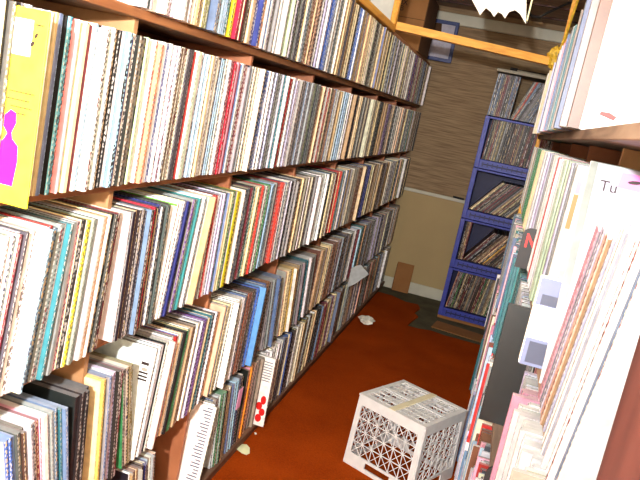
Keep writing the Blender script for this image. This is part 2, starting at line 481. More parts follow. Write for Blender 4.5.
def put(rack, row, bay, y, th, t, h, xoff, code, depth=.312, z=None, cover=None, ink=None, jit=.10, special=None, dens=None):
    RECS.append(dict(rack=rack, row=row, bay=bay, y=y, th=th, t=t, h=h, xoff=xoff, code=code, depth=depth, z=z, cover=cover, ink=ink, jit=jit, special=special, dens=dens))


def fill_row(rack, row, bays, bandlist, farpal, leanfn, stops={}):
    bi = 0
    for bay, (ya, yb) in enumerate(bays):
        if bay in stops: yb = stops[bay]
        y = ya + .001; pth = None; alt = False
        while True:
            # lean decided at the mid height
            th = leanfn(y)
            if pth is None:
                if th < 0: y += .315 * math.tan(-th)
                th = leanfn(y)
            elif abs(th - pth) < .012: th = pth
            if pth is not None and th < pth: y += .315 * (math.tan(pth) - math.tan(th)) * .98
            ymid = y + .157 * math.tan(th)
            hit = next(((a, b2, c) for a, b2, c in bandlist if a - 1e-6 <= ymid < b2 - .0012), None)
            if hit:
                a, b2, code = hit; rem = b2 - ymid
                if rem < .0165: t = max(.0032, rem)
                else:
                    nn = max(2, round(rem / .0115)); t = rem / nn
                jit = .06
            else:
                t = random.choice((.004, .005, .006, .007, .008, .01, .012)) * (1.0 if rack == 'long' else 1.0)
                if ymid > 2.9: t *= 1.9
                code = random.choice(farpal(ymid)); jit = .14
                if ymid > 2.2 and rack == 'long':
                    if alt: t = random.choice((.007, .009, .012)) * min(1.7, ymid / 2.4); code = random.choice('bk dg db br nv ma bk gr te ta tp'.split())
                    else: t = random.choice((.010, .013, .016)) * min(1.7, ymid / 2.4); code = random.choice('w iv cr iv w lg cr w ta w pe'.split() if row < 3 else 'w iv cr lg ta gr la w pe lb'.split())
                    alt = not alt if random.random() < .8 else alt
            if pth is not None and th > 0 and False: pass
            end = y + t / math.cos(th) + max(0, .315 * math.tan(th))
            if end > yb - .003: break
            h = .313 - random.choice((0, 0, .001, .002, .003, .006))
            put(rack, row, bay, y, th, t, h, random.uniform(-.007, .005) + (.012 if random.random() < .05 else 0), code, jit=jit)
            y += t / math.cos(th) + .0006
            pth = th


LBAYS = [(LY0 + LPITCH * i + .0095, min(5.985, LY0 + LPITCH * (i + 1) - .0095)) for i in range(8)]
for row in range(5):
    bl_ = bands_left(row)
    fill_row('long', row, LBAYS, bl_, (lambda Y, row=row: FAR[row]), (lambda Y, row=row: lean_at(row, Y + .157 * 0.1)[0]), stops={1: 1.88} if row == 4 else {})

# ---- the rack beside the crate
RD = {
    1: (245, '700 w 675 or 668 w 655 lb 643 sb 638 w 625 or 623 w 612 la 605 pe 599 la 594 pk 588 w 584 lg 576 w 569 cm 567 w 563 cr 558 gr 554 la 549 pg 543 w 539 rd 537 w 532 gr 529 la 526 lg 522 cr 518 gn 514'),
    2: (420, '545 w 530 w 522 pk 518 lg 514 la 510 or 506 cr 504 pk 499 dg 496 gr 492 lg 488 w 485 te 480'),
}
RFAR = {
    0: 'cr iv ye w lg'.split(), 1: 'cr iv lg gr ta pg w'.split(), 2: 'w lg gr sb lb te iv pk'.split(), 3: 'w lg br rd gr lb iv dg pk'.split(), 4: 'w lb sb te la lg gr'.split(),
}
RB = [1.55, 2.21, 2.87, 3.53, 4.19]
RBAYS = [(.545, 1.54)] + [(RB[i] + .010, RB[i + 1] - .010) for i in range(4)]


def bands_right(row):
    if row not in RD: return []
    py, s = RD[row]; tok = s.split(); out = []
    for i in range(0, len(tok) - 2, 2):
        y0, _ = on_x(float(tok[i]), py, RX); y1, _ = on_x(float(tok[i + 2]), py, RX)
        if y1 > y0 > 0: out.append((y0, y1, tok[i + 1]))
    return out


top_row = [(1.46, 1.475, 'w'), (1.475, 1.75, 'gr'), (1.75, 1.82, 'ma'), (1.82, 1.94, 'sb'), (1.94, 2.2, 'tp'), (2.2, 2.3, 'te'), (2.3, 2.42, 'gr'), (2.42, 2.6, 'sb'), (2.6, 2.8, 'pk'), (2.8, 3.0, 'lg'), (3.0, 3.2, 'nv'), (3.2, 3.4, 'la'), (3.4, 4.2, 'cr')]
for row in range(5):
    bl_ = top_row if row == 0 else bands_right(row)
    n0 = len(RECS)
    bays = RBAYS if row else [(1.50, 1.516)] + RBAYS[1:]
    if row == 1: bays = [(.56, 1.048), (1.05, 1.20), (1.33, 1.54)] + RBAYS[1:]
    fill_row('narrow', row, bays, bl_, (lambda Y, row=row: RFAR[row]), (lambda Y, row=row: (-.42 if row == 1 and Y < 1.04 else .35 if row == 1 and Y < 1.3 else .0 if row == 1 else .015 + .03 * math.sin(Y * 3 + row))))
    for q in RECS[n0:]:
        yy = q['y']
        q['xoff'] = random.uniform(-.014, .006) + random.choice((0, 0, 0, -.012))     # negative = stands out towards the aisle
        if row == 0: q['xoff'] -= .012
        if row == 1: q['xoff'] = random.uniform(-.006, .006) if yy > .9 else random.uniform(-.01, .008)
        if row == 2 and 1.3 < yy < 1.85: q['xoff'] += .05
        if row in (3, 4): q['h'] = random.choice((.31, .305, .3, .29, .312))
        if row == 3 and 1.7 < yy < 2.4: q['h'] = random.choice((.2, .22, .24, .26))
        q['cover'] = q['code'] if random.random() < .75 else random.choice(RFAR[row])


RECS = [q for q in RECS if not (q['rack'] == 'narrow' and q['row'] == 1 and 1.054 < q['y'] < 1.3)]


def find(rack, row, y):
    return min((q for q in RECS if q['rack'] == rack and q['row'] == row and not q['special']), key=lambda q: abs(q['y'] - y))


def at_px(row, px, py, x=LX):
    y, z = on_x(px, py, x)
    return y - (z - LROWS[row]) * math.tan(lean_at(row, y)[0])


v = min((v for v in RECS if v['rack'] == 'narrow' and v['row'] == 1), key=lambda v: v['y']); v.update(code='w', cover='w')
for v in RECS:
    if v['rack'] == 'narrow' and v['row'] == 1 and v['y'] < 1.046: v['h'] *= .90 if v['y'] > .85 else .96

for r_ in (0, 1, 2):
    for v in sorted((v for v in RECS if v['rack'] == 'long' and v['row'] == r_), key=lambda v: -v['y'])[:3]: v.update(code='bk' if r_ != 0 else 'dg', cover='bk', dens=.4)

# ---- single records that look like no other
def special(q, name, **kw):
    q['special'] = name; q.update(kw)


special(find('long', 1, .977), 'yellow', xoff=.060, t=.0045, code='ye', cover='ye', dens=0, jit=.02)
q = next(v for v in sorted(RECS, key=lambda v: v['y']) if v['rack'] == 'long' and v['row'] == 3 and v['bay'] == 1 and v['th'] > .02); special(q, 'headed', code='w', cover='w', xoff=.004, jit=.02)
q = min((v for v in RECS if v['rack'] == 'long' and v['row'] == 4 and v['bay'] == 2), key=lambda v: v['y']); special(q, 'listed', code='w', cover='w', xoff=.025, jit=.03)
q = find('long', 4, on_x(271, 388, LX + .05)[0]); special(q, 'redprint', code='w', cover='w', xoff=.05, jit=.02)
q = next(v for v in sorted(RECS, key=lambda v: v['y']) if v['rack'] == 'long' and v['row'] == 2 and v['bay'] == 1 and v['th'] > .05); special(q, 'greenedge', code='w', cover='w', xoff=.0, jit=.02)
q = next(v for v in sorted(RECS, key=lambda v: v['y']) if v['rack'] == 'long' and v['row'] == 3 and v['bay'] == 0 and v['code'] == 'bk' and v['y'] > 1.3); special(q, 'blackface', code='bk', cover='bk', xoff=.0, jit=.02, dens=0)
q = find('long', 3, at_px(3, 251, 335)); special(q, 'blueface', code='sk', cover='sk', xoff=.022, jit=.02, dens=0)
q = find('narrow', 1, 1.05); special(q, 'divider', t=.005, code='w', cover='lg', xoff=-.002, h=.345, jit=.02, dens=0)
for v in RECS:
    if v['rack'] == 'narrow' and v['row'] == 2 and 1.2 < v['y'] < 2.4: v['xoff'] = max(v['xoff'], -.002)
q = min((v for v in RECS if v['rack'] == 'narrow' and v['row'] == 2 and v['y'] > 1.80), key=lambda v: v['y'])
for v in RECS:
    if v['rack'] == 'narrow' and v['row'] == 2 and 1.3 < v['y'] < q['y']: v['xoff'] = max(v['xoff'], .045)
special(q, 'blackbrown', code='bk', cover='bk', xoff=-.035, jit=.03, dens=.9)
q = find('narrow', 0, 1.50); special(q, 'whitecover', code='w', cover='w', xoff=.0, jit=.02, dens=0)
q = min((v for v in RECS if v['rack'] == 'narrow' and v['row'] == 0 and not v['special']), key=lambda v: v['y']); q.update(code='br', cover='br', xoff=-.024, dens=0)
q = find('narrow', 1, 1.33); special(q, 'orangetab', code='w', cover='w', xoff=-.004, jit=.02)

# ---- blue crates: records inside (all far away)
CX, CY, CW, CH = -.235, 5.45, .62, .385
CRZ = [.025, .41, .795, 1.18]
def blue_row(z, items, lean0, x0, x1, pal):
    x = x0
    while x < x1:
        t = random.choice((.006, .008, .01, .012))
        lean = lean0(x)
        RECS.append(dict(rack='crate', row=0, bay=0, y=x, th=lean, t=t, h=.305, xoff=random.uniform(0, .02), code=random.choice(pal), depth=.3, z=z, cover=None, ink=None, jit=.15, special=None, dens=.65))
        x += t / math.cos(lean) + .001
DK = 'bk db dg ta bk br bk gr ma tp cr ma db'.split()
blue_row(CRZ[0] + .068, 0, lambda x: .12, CX + .04, CX + CW - .1, DK + ['gn', 'cr', 'ta'])
blue_row(CRZ[1] + .068, 0, lambda x: .03 if x < CX + .075 else .62, CX + .04, CX + .385, DK + ['bk', 'go'])
blue_row(CRZ[2] + .068, 0, lambda x: .66, CX + .04, CX + .385, DK)
blue_row(CRZ[3] + .068, 0, lambda x: .05, CX + .04, CX + CW - .06, DK + ['ma', 'gr'])
blue_row(CRZ[3] + CH + .003, 0, lambda x: .04 if x < CX + .16 else .34, CX + .005, CX + .44, 'bk dg ma bk gr bk rd bk sb'.split())


# ------------------------------------------------------------------ realise the records
def visible_area(q):
    if q['rack'] == 'crate': return 0
    if q['rack'] == 'long':
        x = LX + q['xoff']; z0 = LROWS[q['row']]
    else:
        x = RX + q['xoff']; z0 = RROWS[q['row']]
    tt = math.tan(q['th'])
    pts = []
    for (dy, zz) in ((0, 0), (q['t'], 0), (q['t'], q['h']), (0, q['h'])):
        pts.append(proj(x, q['y'] + dy + zz * tt, z0 + zz))
    # clip by sampling
    A = abs(sum(pts[i][0] * pts[(i + 1) % 4][1] - pts[(i + 1) % 4][0] * pts[i][1] for i in range(4))) / 2
    ins = 0
    for k in range(12):
        f = (k + .5) / 12
        xx = pts[0][0] + (pts[3][0] - pts[0][0]) * f; yy = pts[0][1] + (pts[3][1] - pts[0][1]) * f
        ins += 0 <= xx <= 640 and 0 <= yy <= 480
    return A * ins / 12


for q in RECS: q['area'] = visible_area(q) + (9999 if q['special'] else 0)
ranked = sorted(RECS, key=lambda q: -q['area'])
NIND = 312
for i, q in enumerate(ranked): q['ind'] = i < NIND and q['area'] > 0
# drop records that lie wholly outside the picture and in front of the frame
RECS = [q for q in RECS if q['area'] > 0 or q['rack'] == 'crate' or q['rack'] == 'narrow' and q['y'] > 1.0]

def neighbours():
    by = {}
    for q in RECS:
        if q['rack'] == 'narrow': q['bay'] = sum(1 for b2 in RB if q['y'] >= b2 - .01)
    for q in RECS:
        if q['rack'] != 'crate': by.setdefault((q['rack'], q['row'], q['bay']), []).append(q)
    for k, v in by.items():
        v.sort(key=lambda q: q['y'])
        for i, q in enumerate(v):
            q['i'] = i
            q['nb'] = v[i - 1]['code'] if i else (v[1]['code'] if len(v) > 1 else q['code'])
            q['nb2'] = v[i + 1]['code'] if i + 1 < len(v) else q['nb']
neighbours()


def matrix_of(q):
    th = q['th']
    if q['rack'] == 'crate':      # spine faces the room (-Y); thickness runs along X, leans towards +X
        M = Matrix.Translation((q['y'], CY + .02 + q['xoff'], q['z'])) @ Matrix.Rotation(th, 4, 'Y') @ Matrix.Translation((0, 0, 0)) @ Matrix(((0, 1, 0, 0), (1, 0, 0, 0), (0, 0, 1, 0), (0, 0, 0, 1)))
        return Matrix.Translation((0, 0, q['t'] * abs(math.sin(th)))) @ M, 1
    if q['rack'] == 'long': x, z0, side = LX + q['xoff'], LROWS[q['row']], -1
    else: x, z0, side = RX + q['xoff'], RROWS[q['row']], 1
    lift = q['t'] * math.sin(th) if th > 0 else 0
    return Matrix.Translation((x, q['y'], z0 + lift)) @ Matrix.Rotation(-th, 4, 'X'), side


def colours(q):
    sp = shade(q['code'], q['jit'])
    cv = sp if not q['cover'] else shade(q['cover'], q['jit'])
    if not q['cover'] and random.random() < .35:
        cv = shade(random.choice(('w', 'iv', 'cr', 'bk', 'sb', 'gr')), .1)
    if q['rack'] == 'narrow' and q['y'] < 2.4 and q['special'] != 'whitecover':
        k = .24 + .4 * max(0, min(1, (q['y'] - 1.1) / 1.3))  # nearer covers and spines get darker colours to offset the strong flash
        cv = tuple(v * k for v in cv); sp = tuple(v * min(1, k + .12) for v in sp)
    top = tuple(.72 * a + .28 * b2 for a, b2 in zip(sp, (.55, .55, .55)))
    if q['code'] in LIGHTS: inkc = lin(random.choice(((40, 36, 40), (60, 50, 50), (120, 40, 40), (50, 60, 110), (90, 80, 70))))
    else: inkc = lin(random.choice(((235, 230, 220), (225, 200, 150), (240, 240, 240))))
    dens = q['dens'] if q['dens'] is not None else random.choice((0, .5, .8, .9, 1.0) if q['y'] < 2.2 else (.8, .9, 1, 1))
    return {'spine': sp, 'edge': tuple(v * .85 for v in sp), 'cover': cv, 'back': (.75, .72, .66), 'top': top, 'bottom': sp}, (*inkc, dens)


NAMES = {'yellow': 'bright yellow record cover with a magenta figure, jutting out of the long rack',
         'headed': 'white record cover with a black heading bar, leaning on the long rack\'s fourth shelf',
         'listed': 'pale cover with lines of small print beside the floor shelf gap of the long rack',
         'redprint': 'white record cover with red shapes low down on the long rack\'s floor shelf',
         'greenedge': 'slanting white record cover with a thin green top edge on the long rack\'s third shelf',
         'blackface': 'tall plain black record cover turned outward in the long rack\'s fourth shelf',
         'blueface': 'plain bright blue record sleeve jutting from the long rack\'s fourth shelf',
         'divider': 'tall white divider sleeve with black handwriting and a pink tag in the narrow rack',
         'blackbrown': 'dark brown-black record cover jutting out of the narrow rack\'s third shelf',
         'whitecover': 'big white record cover with a small red mark on the narrow rack\'s top shelf',
         'orangetab': 'white record sleeve with an orange and pink strip in the narrow rack'}
SPECIAL = {}


def urange(q):
    if q['rack'] == 'crate': return (.3, 1.0)
    if q['y'] < 1.9: return (0, 1)
    return (.5, 1.0) if q['code'] in LIGHTS else (0.0, .5)


def fscale(q):
    if q['rack'] == 'crate': return .34
    return max(.34, min(1.0, 1.75 / max(.5, q['y'])))


sv, sf, sk = [], [], []
ind_objs = 0
for q in RECS:
    M, side = matrix_of(q)
    vs, fs, kd = rec_geo(q['t'], q['depth'], q['h'], side)
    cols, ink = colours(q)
    rnd = random.uniform(0, 40)
    if q.get('ind'):
        me = bpy.data.meshes.new('record_sleeve'); me.from_pydata(vs, [], fs); me.update()
        SIDE_OF['s'] = side
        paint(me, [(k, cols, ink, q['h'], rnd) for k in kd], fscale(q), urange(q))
        o = bpy.data.objects.new('record_sleeve', me); C.objects.link(o); o.matrix_world = M
        cn = PAL[q['code']][1]
        if q['rack'] == 'long':
            place = f"long rack's {LSHELF[q['row']]} shelf"; grp = f"records on the long rack's {LSHELF[q['row']]} shelf"
            bay = BAYN[q['bay']]
        else:
            place = f"narrow rack's {LSHELF[q['row']]} shelf"; grp = f"records on the narrow rack's {LSHELF[q['row']]} shelf"
            bay = BAYN[q['bay'] if q['row'] else max(0, q['bay'] - 0)]
        if q['special']:
            lab = NAMES[q['special']]; SPECIAL[q['special']] = (o, q, side)
        else:
            nbn = PAL[q['nb']][1]; lab = f"{cn} record beside {'an' if nbn[0] in 'aeiou' else 'a'} {nbn} one, {ordinal(q['i'])} in {bay} bay, {place}"
        if len(lab.replace('-', ' ').split()) > 16: lab = lab.replace(' record beside', ' one by').replace(' one,', ',')
        tag(o, lab, 'record', grp)
        ind_objs += 1
    else:
        b0 = len(sv)
        sv += [tuple(M @ Vector(v)) for v in vs]; sf += [tuple(i + b0 for i in f) for f in fs]
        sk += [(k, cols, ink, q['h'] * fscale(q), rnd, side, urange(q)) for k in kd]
me = bpy.data.meshes.new('packed_record_sleeves'); me.from_pydata(sv, [], sf); me.update()
ca = me.color_attributes.new('Col', 'FLOAT_COLOR', 'CORNER'); ia = me.color_attributes.new('Ink', 'FLOAT_COLOR', 'CORNER'); uvl = me.uv_layers.new(name='UVMap')
cbuf, ibuf, ubuf = [], [], []
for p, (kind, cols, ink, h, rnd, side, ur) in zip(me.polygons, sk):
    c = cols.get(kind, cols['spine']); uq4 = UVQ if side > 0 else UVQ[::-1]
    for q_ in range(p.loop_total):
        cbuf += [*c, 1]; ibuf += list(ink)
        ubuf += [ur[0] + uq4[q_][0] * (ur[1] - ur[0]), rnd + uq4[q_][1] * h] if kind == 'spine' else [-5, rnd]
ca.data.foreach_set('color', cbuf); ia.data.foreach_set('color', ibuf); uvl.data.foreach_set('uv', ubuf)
me.materials.append(CARD)
so = bpy.data.objects.new('packed_record_sleeves', me); C.objects.link(so)
tag(so, 'remaining densely packed record sleeves deep along both racks and in the blue crates', 'records', None, 'stuff')
print('RECORDS', len(RECS), 'individual', ind_objs)


# ------------------------------------------------------------------ prints on the special sleeves
def face_patch(name, key, mat, x0, x1, z0, z1):
    """flat print on the near cover of a sleeve: x measured from the spine into the rack, z up"""
    o, q, side = SPECIAL[key]
    mb = MB(); mb.box(min(side * x0, side * x1), max(side * x0, side * x1), -.0008, .0002, z0, z1)
    return mb.build(name, mat, o)


def face_poly(name, key, mat, poly):
    o, q, side = SPECIAL[key]
    mb = MB(); mb.prism([(side * u, v) for u, v in poly], lambda u, v, d: (u, d, v), -.0009, .0001)
    return mb.build(name, mat, o)


def ell(cx, cz, a, b_, n_=14, rot=0):
    return [(cx + a * math.cos(t) * math.cos(rot) - b_ * math.sin(t) * math.sin(rot), cz + a * math.cos(t) * math.sin(rot) + b_ * math.sin(t) * math.cos(rot)) for t in [2 * math.pi * i / n_ for i in range(n_)]]


if 'yellow' in SPECIAL:
    face_patch('printed_panel', 'yellow', PALEY, .026, .062, .235, .29)
    for k, (a, b2, z) in enumerate(((.008, .022, .283),)): face_patch('printed_line', 'yellow', INKM, a, b2, z, z + .0025)
    face_poly('printed_note', 'yellow', INKM, ell(.019, .268, .0025, .005, 8, .5))
    face_poly('printed_note', 'yellow', INKM, ell(.024, .255, .003, .005, 8, .5))
    for z, a, b2 in ((.178, .01, .055), (.166, .018, .06), (.155, .012, .05), (.145, .022, .045)): face_patch('printed_line', 'yellow', INKM, a, b2, z, z + .002)
    fig = [(.03, .03), (.066, .03), (.066, .09), (.055, .102), (.05, .112), (.058, .122), (.058, .14), (.048, .15), (.038, .146), (.036, .13), (.042, .115), (.04, .105), (.028, .095), (.026, .07)]
    face_poly('printed_figure', 'yellow', MAGM, fig)
if 'headed' in SPECIAL:
    face_patch('heading_bar', 'headed', INKM, .012, .034, .262, .27)
    for z in (.238, .228, .219): face_patch('printed_line', 'headed', INKM, .010, .036, z, z + .005)
    face_poly('printed_ring', 'headed', GREYB, ell(.022, .25, .009, .005))
if 'listed' in SPECIAL:
    for i in range(24): face_patch('printed_line', 'listed', SLATE, .012, .03 + .02 * random.random(), .295 - i * .0115, .299 - i * .0115)
if 'redprint' in SPECIAL:
    for cx, cz, a, b2 in ((.02, .12, .012, .02), (.035, .09, .014, .018), (.018, .065, .013, .017), (.03, .035, .014, .018)): face_poly('red_shape', 'redprint', REDM, ell(cx, cz, a, b2))
    for i in range(8): face_patch('printed_line', 'redprint', SLATE, .008, .045, .29 - i * .012, .293 - i * .012)
if 'greenedge' in SPECIAL:
    face_patch('green_stripe', 'greenedge', flat('green_print', (110, 190, 70), .5), .001, .2, .303, .309)
if 'whitecover' in SPECIAL:
    face_poly('red_mark', 'whitecover', REDM, [(.03, .035), (.06, .028), (.064, .036), (.05, .042), (.032, .042)])
if 'orangetab' in SPECIAL:
    face_patch('orange_strip', 'orangetab', ORANGEP, .006, .014, .2, .262); face_patch('pink_strip', 'orangetab', PINK, .006, .014, .264, .285)
if 'divider' in SPECIAL:
    o, q, side = SPECIAL['divider']
    face_patch('lilac_panel', 'divider', LILAC, .012, .19, .0, .343)
    face_poly('pink_tag', 'divider', PINK, [(.045, .312), (.12, .310), (.12, .338), (.048, .336)])
    face_poly('lime_sticker', 'divider', LIME, [(.016, .232), (.026, .228), (.027, .244), (.021, .25)])
    textmesh('handwriting', 'Tu', .024, INKM, o, Matrix(((1, 0, 0, .020), (0, 0, -1, -.0012), (0, 1, 0, .302), (0, 0, 0, 1))))
    mbk = MB(); mbk.prism(ell(.068, .324, .010, .003, 10, .15), lambda u, v, d: (u, d, v), -.0014, -.0008); mbk.build('handwriting', INKM, o)

# pink note stuck on a record of the floor shelf
y_, z_ = on_x(240, 396, LX + .028)
mb = MB(); mb.box(-.001, .001, -.02, .02, -.05, .03); no_ = mb.build('sticky_note', flat('pale_pink_paper', (238, 176, 214), .7, .04), None, (LX + .028, y_, z_)); tag(no_, 'small pink note stuck to the record spines on the floor shelf', 'note')

# ------------------------------------------------------------------ racks
rack = empty('long_record_rack', (LX - .16, 3.3, 0)); tag(rack, 'long wooden wall rack holding five shelves of records beside the carpet', 'shelf')
def P(name, mb, mat, root):
    mb2 = MB(); L = root.location; mb2.v = [(v[0] - L.x, v[1] - L.y, v[2] - L.z) for v in mb.v]; mb2.f = mb.f
    return mb2.build(name, mat, root)
for z in LROWS:
    mb = MB(); mb.box(LX - .335, LX + .014 if z < .1 else LX - .028, LY0 - .3, 6.0, z - .021, z - .0005, bev=.0015); P('shelf_board', mb, DUSTW if z < .1 else WOOD, rack)
mb = MB(); mb.box(LX - .33, LX - .02, LY0 - .3, 6.0, 1.872, 1.89, bev=.0015); P('top_board', mb, WOOD, rack)
mb = MB(); mb.box(LX - .02, LX + .012, LY0 - .3, 4.03, 1.868, 1.905, bev=.003); P('front_rail', mb, PINEY, rack)
for i in range(9):
    y = LY0 + LPITCH * i
    if i == 8: y = 5.99
    zs = [.026] + [z for z in LROWS[::-1]] + [1.89]
    m_ = PLY if i <= 1 else PLYR
    for lo, hi in ((LROWS[4], LROWS[3] - .021), (LROWS[3], LROWS[2] - .021), (LROWS[2], LROWS[1] - .021), (LROWS[1], LROWS[0] - .021), (LROWS[0], 1.872)):
        mb = MB(); mb.box(LX - .328, LX - .047, y - .009, y + .009, lo, hi, bev=.001); P('upright', mb, m_, rack)
mb = MB(); mb.box(LX - .02, LX + .012, 3.99, 4.03, 1.905, 2.32, bev=.003); P('corner_post', mb, PINEY, rack)
mb = MB(); mb.box(LX - .338, LX - .33, LY0 - .3, 6.0, .02, 1.88); P('back_panel', mb, WOOD, rack)
mb = MB(); mb.box(LX - .05, LX + .010, LY0 - .3, 6.0, .0085, .0255, bev=.001); P('plinth', mb, DUSTW, rack)

rk = empty('narrow_record_rack', (RX + .16, 2.3, 0)); tag(rk, 'narrow wooden rack of records close beside the white milk crate', 'shelf')
for z in RROWS:
    mb = MB(); mb.box(RX + .004, RX + .33, .40, 4.2, z - .021, z - .0005, bev=.0015); P('shelf_board', mb, GREYW, rk)
for y in RB:
    for lo, hi in ((RROWS[4], RROWS[3] - .021), (RROWS[3], RROWS[2] - .021), (RROWS[2], RROWS[1] - .021), (RROWS[1], RROWS[0] - .021)):
        mb = MB(); mb.box(RX + .09, RX + .33, y - .009, y + .009, lo, hi, bev=.001); P('upright', mb, PLY if y < 1.6 else PLYR, rk)
mb = MB(); mb.box(RX - .004, RX + .33, .38, .535, .0085, 1.50, bev=.003); P('end_panel', mb, REDW, rk)
mb = MB(); mb.box(RX - .0, RX + .02, 4.2, 4.225, .0085, 2.34, bev=.002); P('corner_post', mb, PINEY, rk)
mb = MB(); mb.box(RX + .331, RX + .34, .38, 4.2, .0085, 1.86); P('back_panel', mb, WOOD, rk)

# pine beam that bridges the racks
mb = MB(); mb.bar((LX - .012, 4.064, 1.908), (RX - .0, 4.165, 1.874), .055, .042)
tag(mb.build('timber_beam', PINE), 'yellow pine timber bridging the tops of the two racks', 'beam', kind='thing')
# crumpled yellow strap at its end
bx = Vector((RX - .004, 4.17, 1.87)); random.seed(5)
strap = empty('yellow_strap', bx); tag(strap, 'crumpled yellow strap knotted round the beam at the narrow rack', 'strap')
def crumple(cx, cy, cz, a, b_, c_, amp, seed, seg=10, rings=7):
    rr = random.Random(seed); mb = MB(); vs = []; fs = []
    for i in range(rings + 1):
        ph = math.pi * i / rings
        for j in range(seg):
            t = 2 * math.pi * j / seg; k = 1 + rr.uniform(-amp, amp)
            vs.append((cx + a * k * math.sin(ph) * math.cos(t), cy + b_ * k * math.sin(ph) * math.sin(t), cz + c_ * k * math.cos(ph)))
    for i in range(rings):
        for j in range(seg):
            fs.append((i * seg + j, i * seg + (j + 1) % seg, (i + 1) * seg + (j + 1) % seg, (i + 1) * seg + j))
    mb.add(vs, fs); return mb
crumple(-.012, -.02, .03, .04, .03, .055, .28, 3).build('knot', YELP, strap)
mb = MB(); mb.tube([(.0, -.03, .06), (.012, -.025, .14), (.02, -.02, .24), (.03, -.015, .36)], .007, 6); mb.build('loose_end', YELP, strap)
mb = MB(); mb.tube([(-.005, -.03, -.01), (-.012, -.03, -.05), (-.02, -.028, -.09)], .009, 6); mb.build('loose_end', YELP, strap)

# ------------------------------------------------------------------ milk crate (upside down)
cr = empty('milk_crate', (-.132, 2.845, .009), math.radians(64.5)); tag(cr, 'white plastic milk crate turned upside down on the red carpet', 'crate')
HB, HT, CZ = .169, .163, .306         # half width at the rim (below) and at the base (on top), height
def side_panel(rot, dens):
    """one lattice side in the plane y=-half, built at four turns"""
    mb = MB()
    Rm = Matrix.Rotation(rot, 4, 'Z')
    def pt(u, z, inset=0.0):     # u -1..1
        hw = HB + (HT - HB) * z / CZ
        return Rm @ Vector((u * hw, -hw + inset, z))
    def slab(u0, u1, z0, z1, th=.006):
        q = [pt(u0, z0), pt(u1, z0), pt(u1, z1), pt(u0, z1)]; w = [pt(u0, z0, th), pt(u1, z0, th), pt(u1, z1, th), pt(u0, z1, th)]
        mb.add(q + w, [(0, 1, 2, 3), (7, 6, 5, 4), (0, 4, 5, 1), (1, 5, 6, 2), (2, 6, 7, 3), (3, 7, 4, 0)])
    slab(-.97, .97, .264, .306, .008)                   # solid band near the base
    slab(-.97, -.84, .0, .264); slab(.84, .97, .0, .264)
    # rim with a hand hole
    slab(-.84, -.36, .0, .056); slab(.36, .84, .0, .056); slab(-.36, .36, .044, .056); slab(-.36, .36, .0, .018)
    u0, u1, z0, z1 = -.84, .84, .056, .264
    nx, nz = 6, 4
    for i in range(1, nx):
        u = u0 + (u1 - u0) * i / nx; mb.bar(pt(u, z0, .003), pt(u, z1, .003), .0034, .0034)
    for k in range(1, nz):
        z = z0 + (z1 - z0) * k / nz; mb.bar(pt(u0, z, .003), pt(u1, z, .003), .0034, .0034)
    for i in range(nx):
        for k in range(nz):
            a0, a1 = u0 + (u1 - u0) * i / nx, u0 + (u1 - u0) * (i + 1) / nx
            b0, b1 = z0 + (z1 - z0) * k / nz, z0 + (z1 - z0) * (k + 1) / nz
            mb.bar(pt(a0, b0, .003), pt(a1, b1, .003), .0026, .0026); mb.bar(pt(a0, b1, .003), pt(a1, b0, .003), .0026, .0026)
    return mb
for k in range(4):
    side_panel(k * math.pi / 2, 0).build('lattice_side', WHITEP, cr)
for sx in (-1, 1):
    for sy in (-1, 1):
        mb = MB(); vs = []
        for z, hw in ((0, HB), (CZ, HT)):
            for a, c in ((1.0, .93), (.985, .985), (.93, 1.0), (.90, .97), (.97, .90)):
                vs.append((sx * hw * a, sy * hw * c, z))
        n_ = 5
        mb.add(vs, [tuple(range(n_)), tuple(range(n_, 2 * n_))] + [(i, (i + 1) % n_, n_ + (i + 1) % n_, n_ + i) for i in range(n_)])
        mb.build('corner_post', WHITEP, cr)
mb = MB()
fr = .03
for a, b2 in ((-HT, -HT + .022), (HT - .022, HT)):
    mb.box(a, b2, -HT, HT, CZ - .006, CZ + .001); mb.box(-HT + .022, HT - .022, a, b2, CZ - .006, CZ + .001)
nb = 9
for i in range(1, nb):
    u = -HT + 2 * HT * i / nb
    mb.bar((u, -HT, CZ - .003), (u, HT, CZ - .003), .007, .005); mb.bar((-HT, u, CZ - .0035), (HT, u, CZ - .0035), .007, .005)
rr = random.Random(2)
for i in range(nb):
    for j in range(nb):
        if rr.random() < .55:
            x0 = -HT + 2 * HT * i / nb; y0 = -HT + 2 * HT * j / nb; s_ = 2 * HT / nb
            mb.box(x0 + .003, x0 + s_ - .003, y0 + s_ * .25, y0 + s_ * .75, CZ - .005, CZ - .001)
mb.build('base_grid', WHITEP, cr)
mb = MB(); mb.box(-HT, HT, -.014, .014, CZ - .004, CZ + .003, bev=.001); mb.build('cross_rib', CREAMP, cr)
mb = MB(); mb.box(-.006, .006, -HT, -.014, CZ - .004, CZ + .002); mb.box(-.006, .006, .014, HT, CZ - .004, CZ + .002); mb.build('cross_rib', WHITEP, cr)

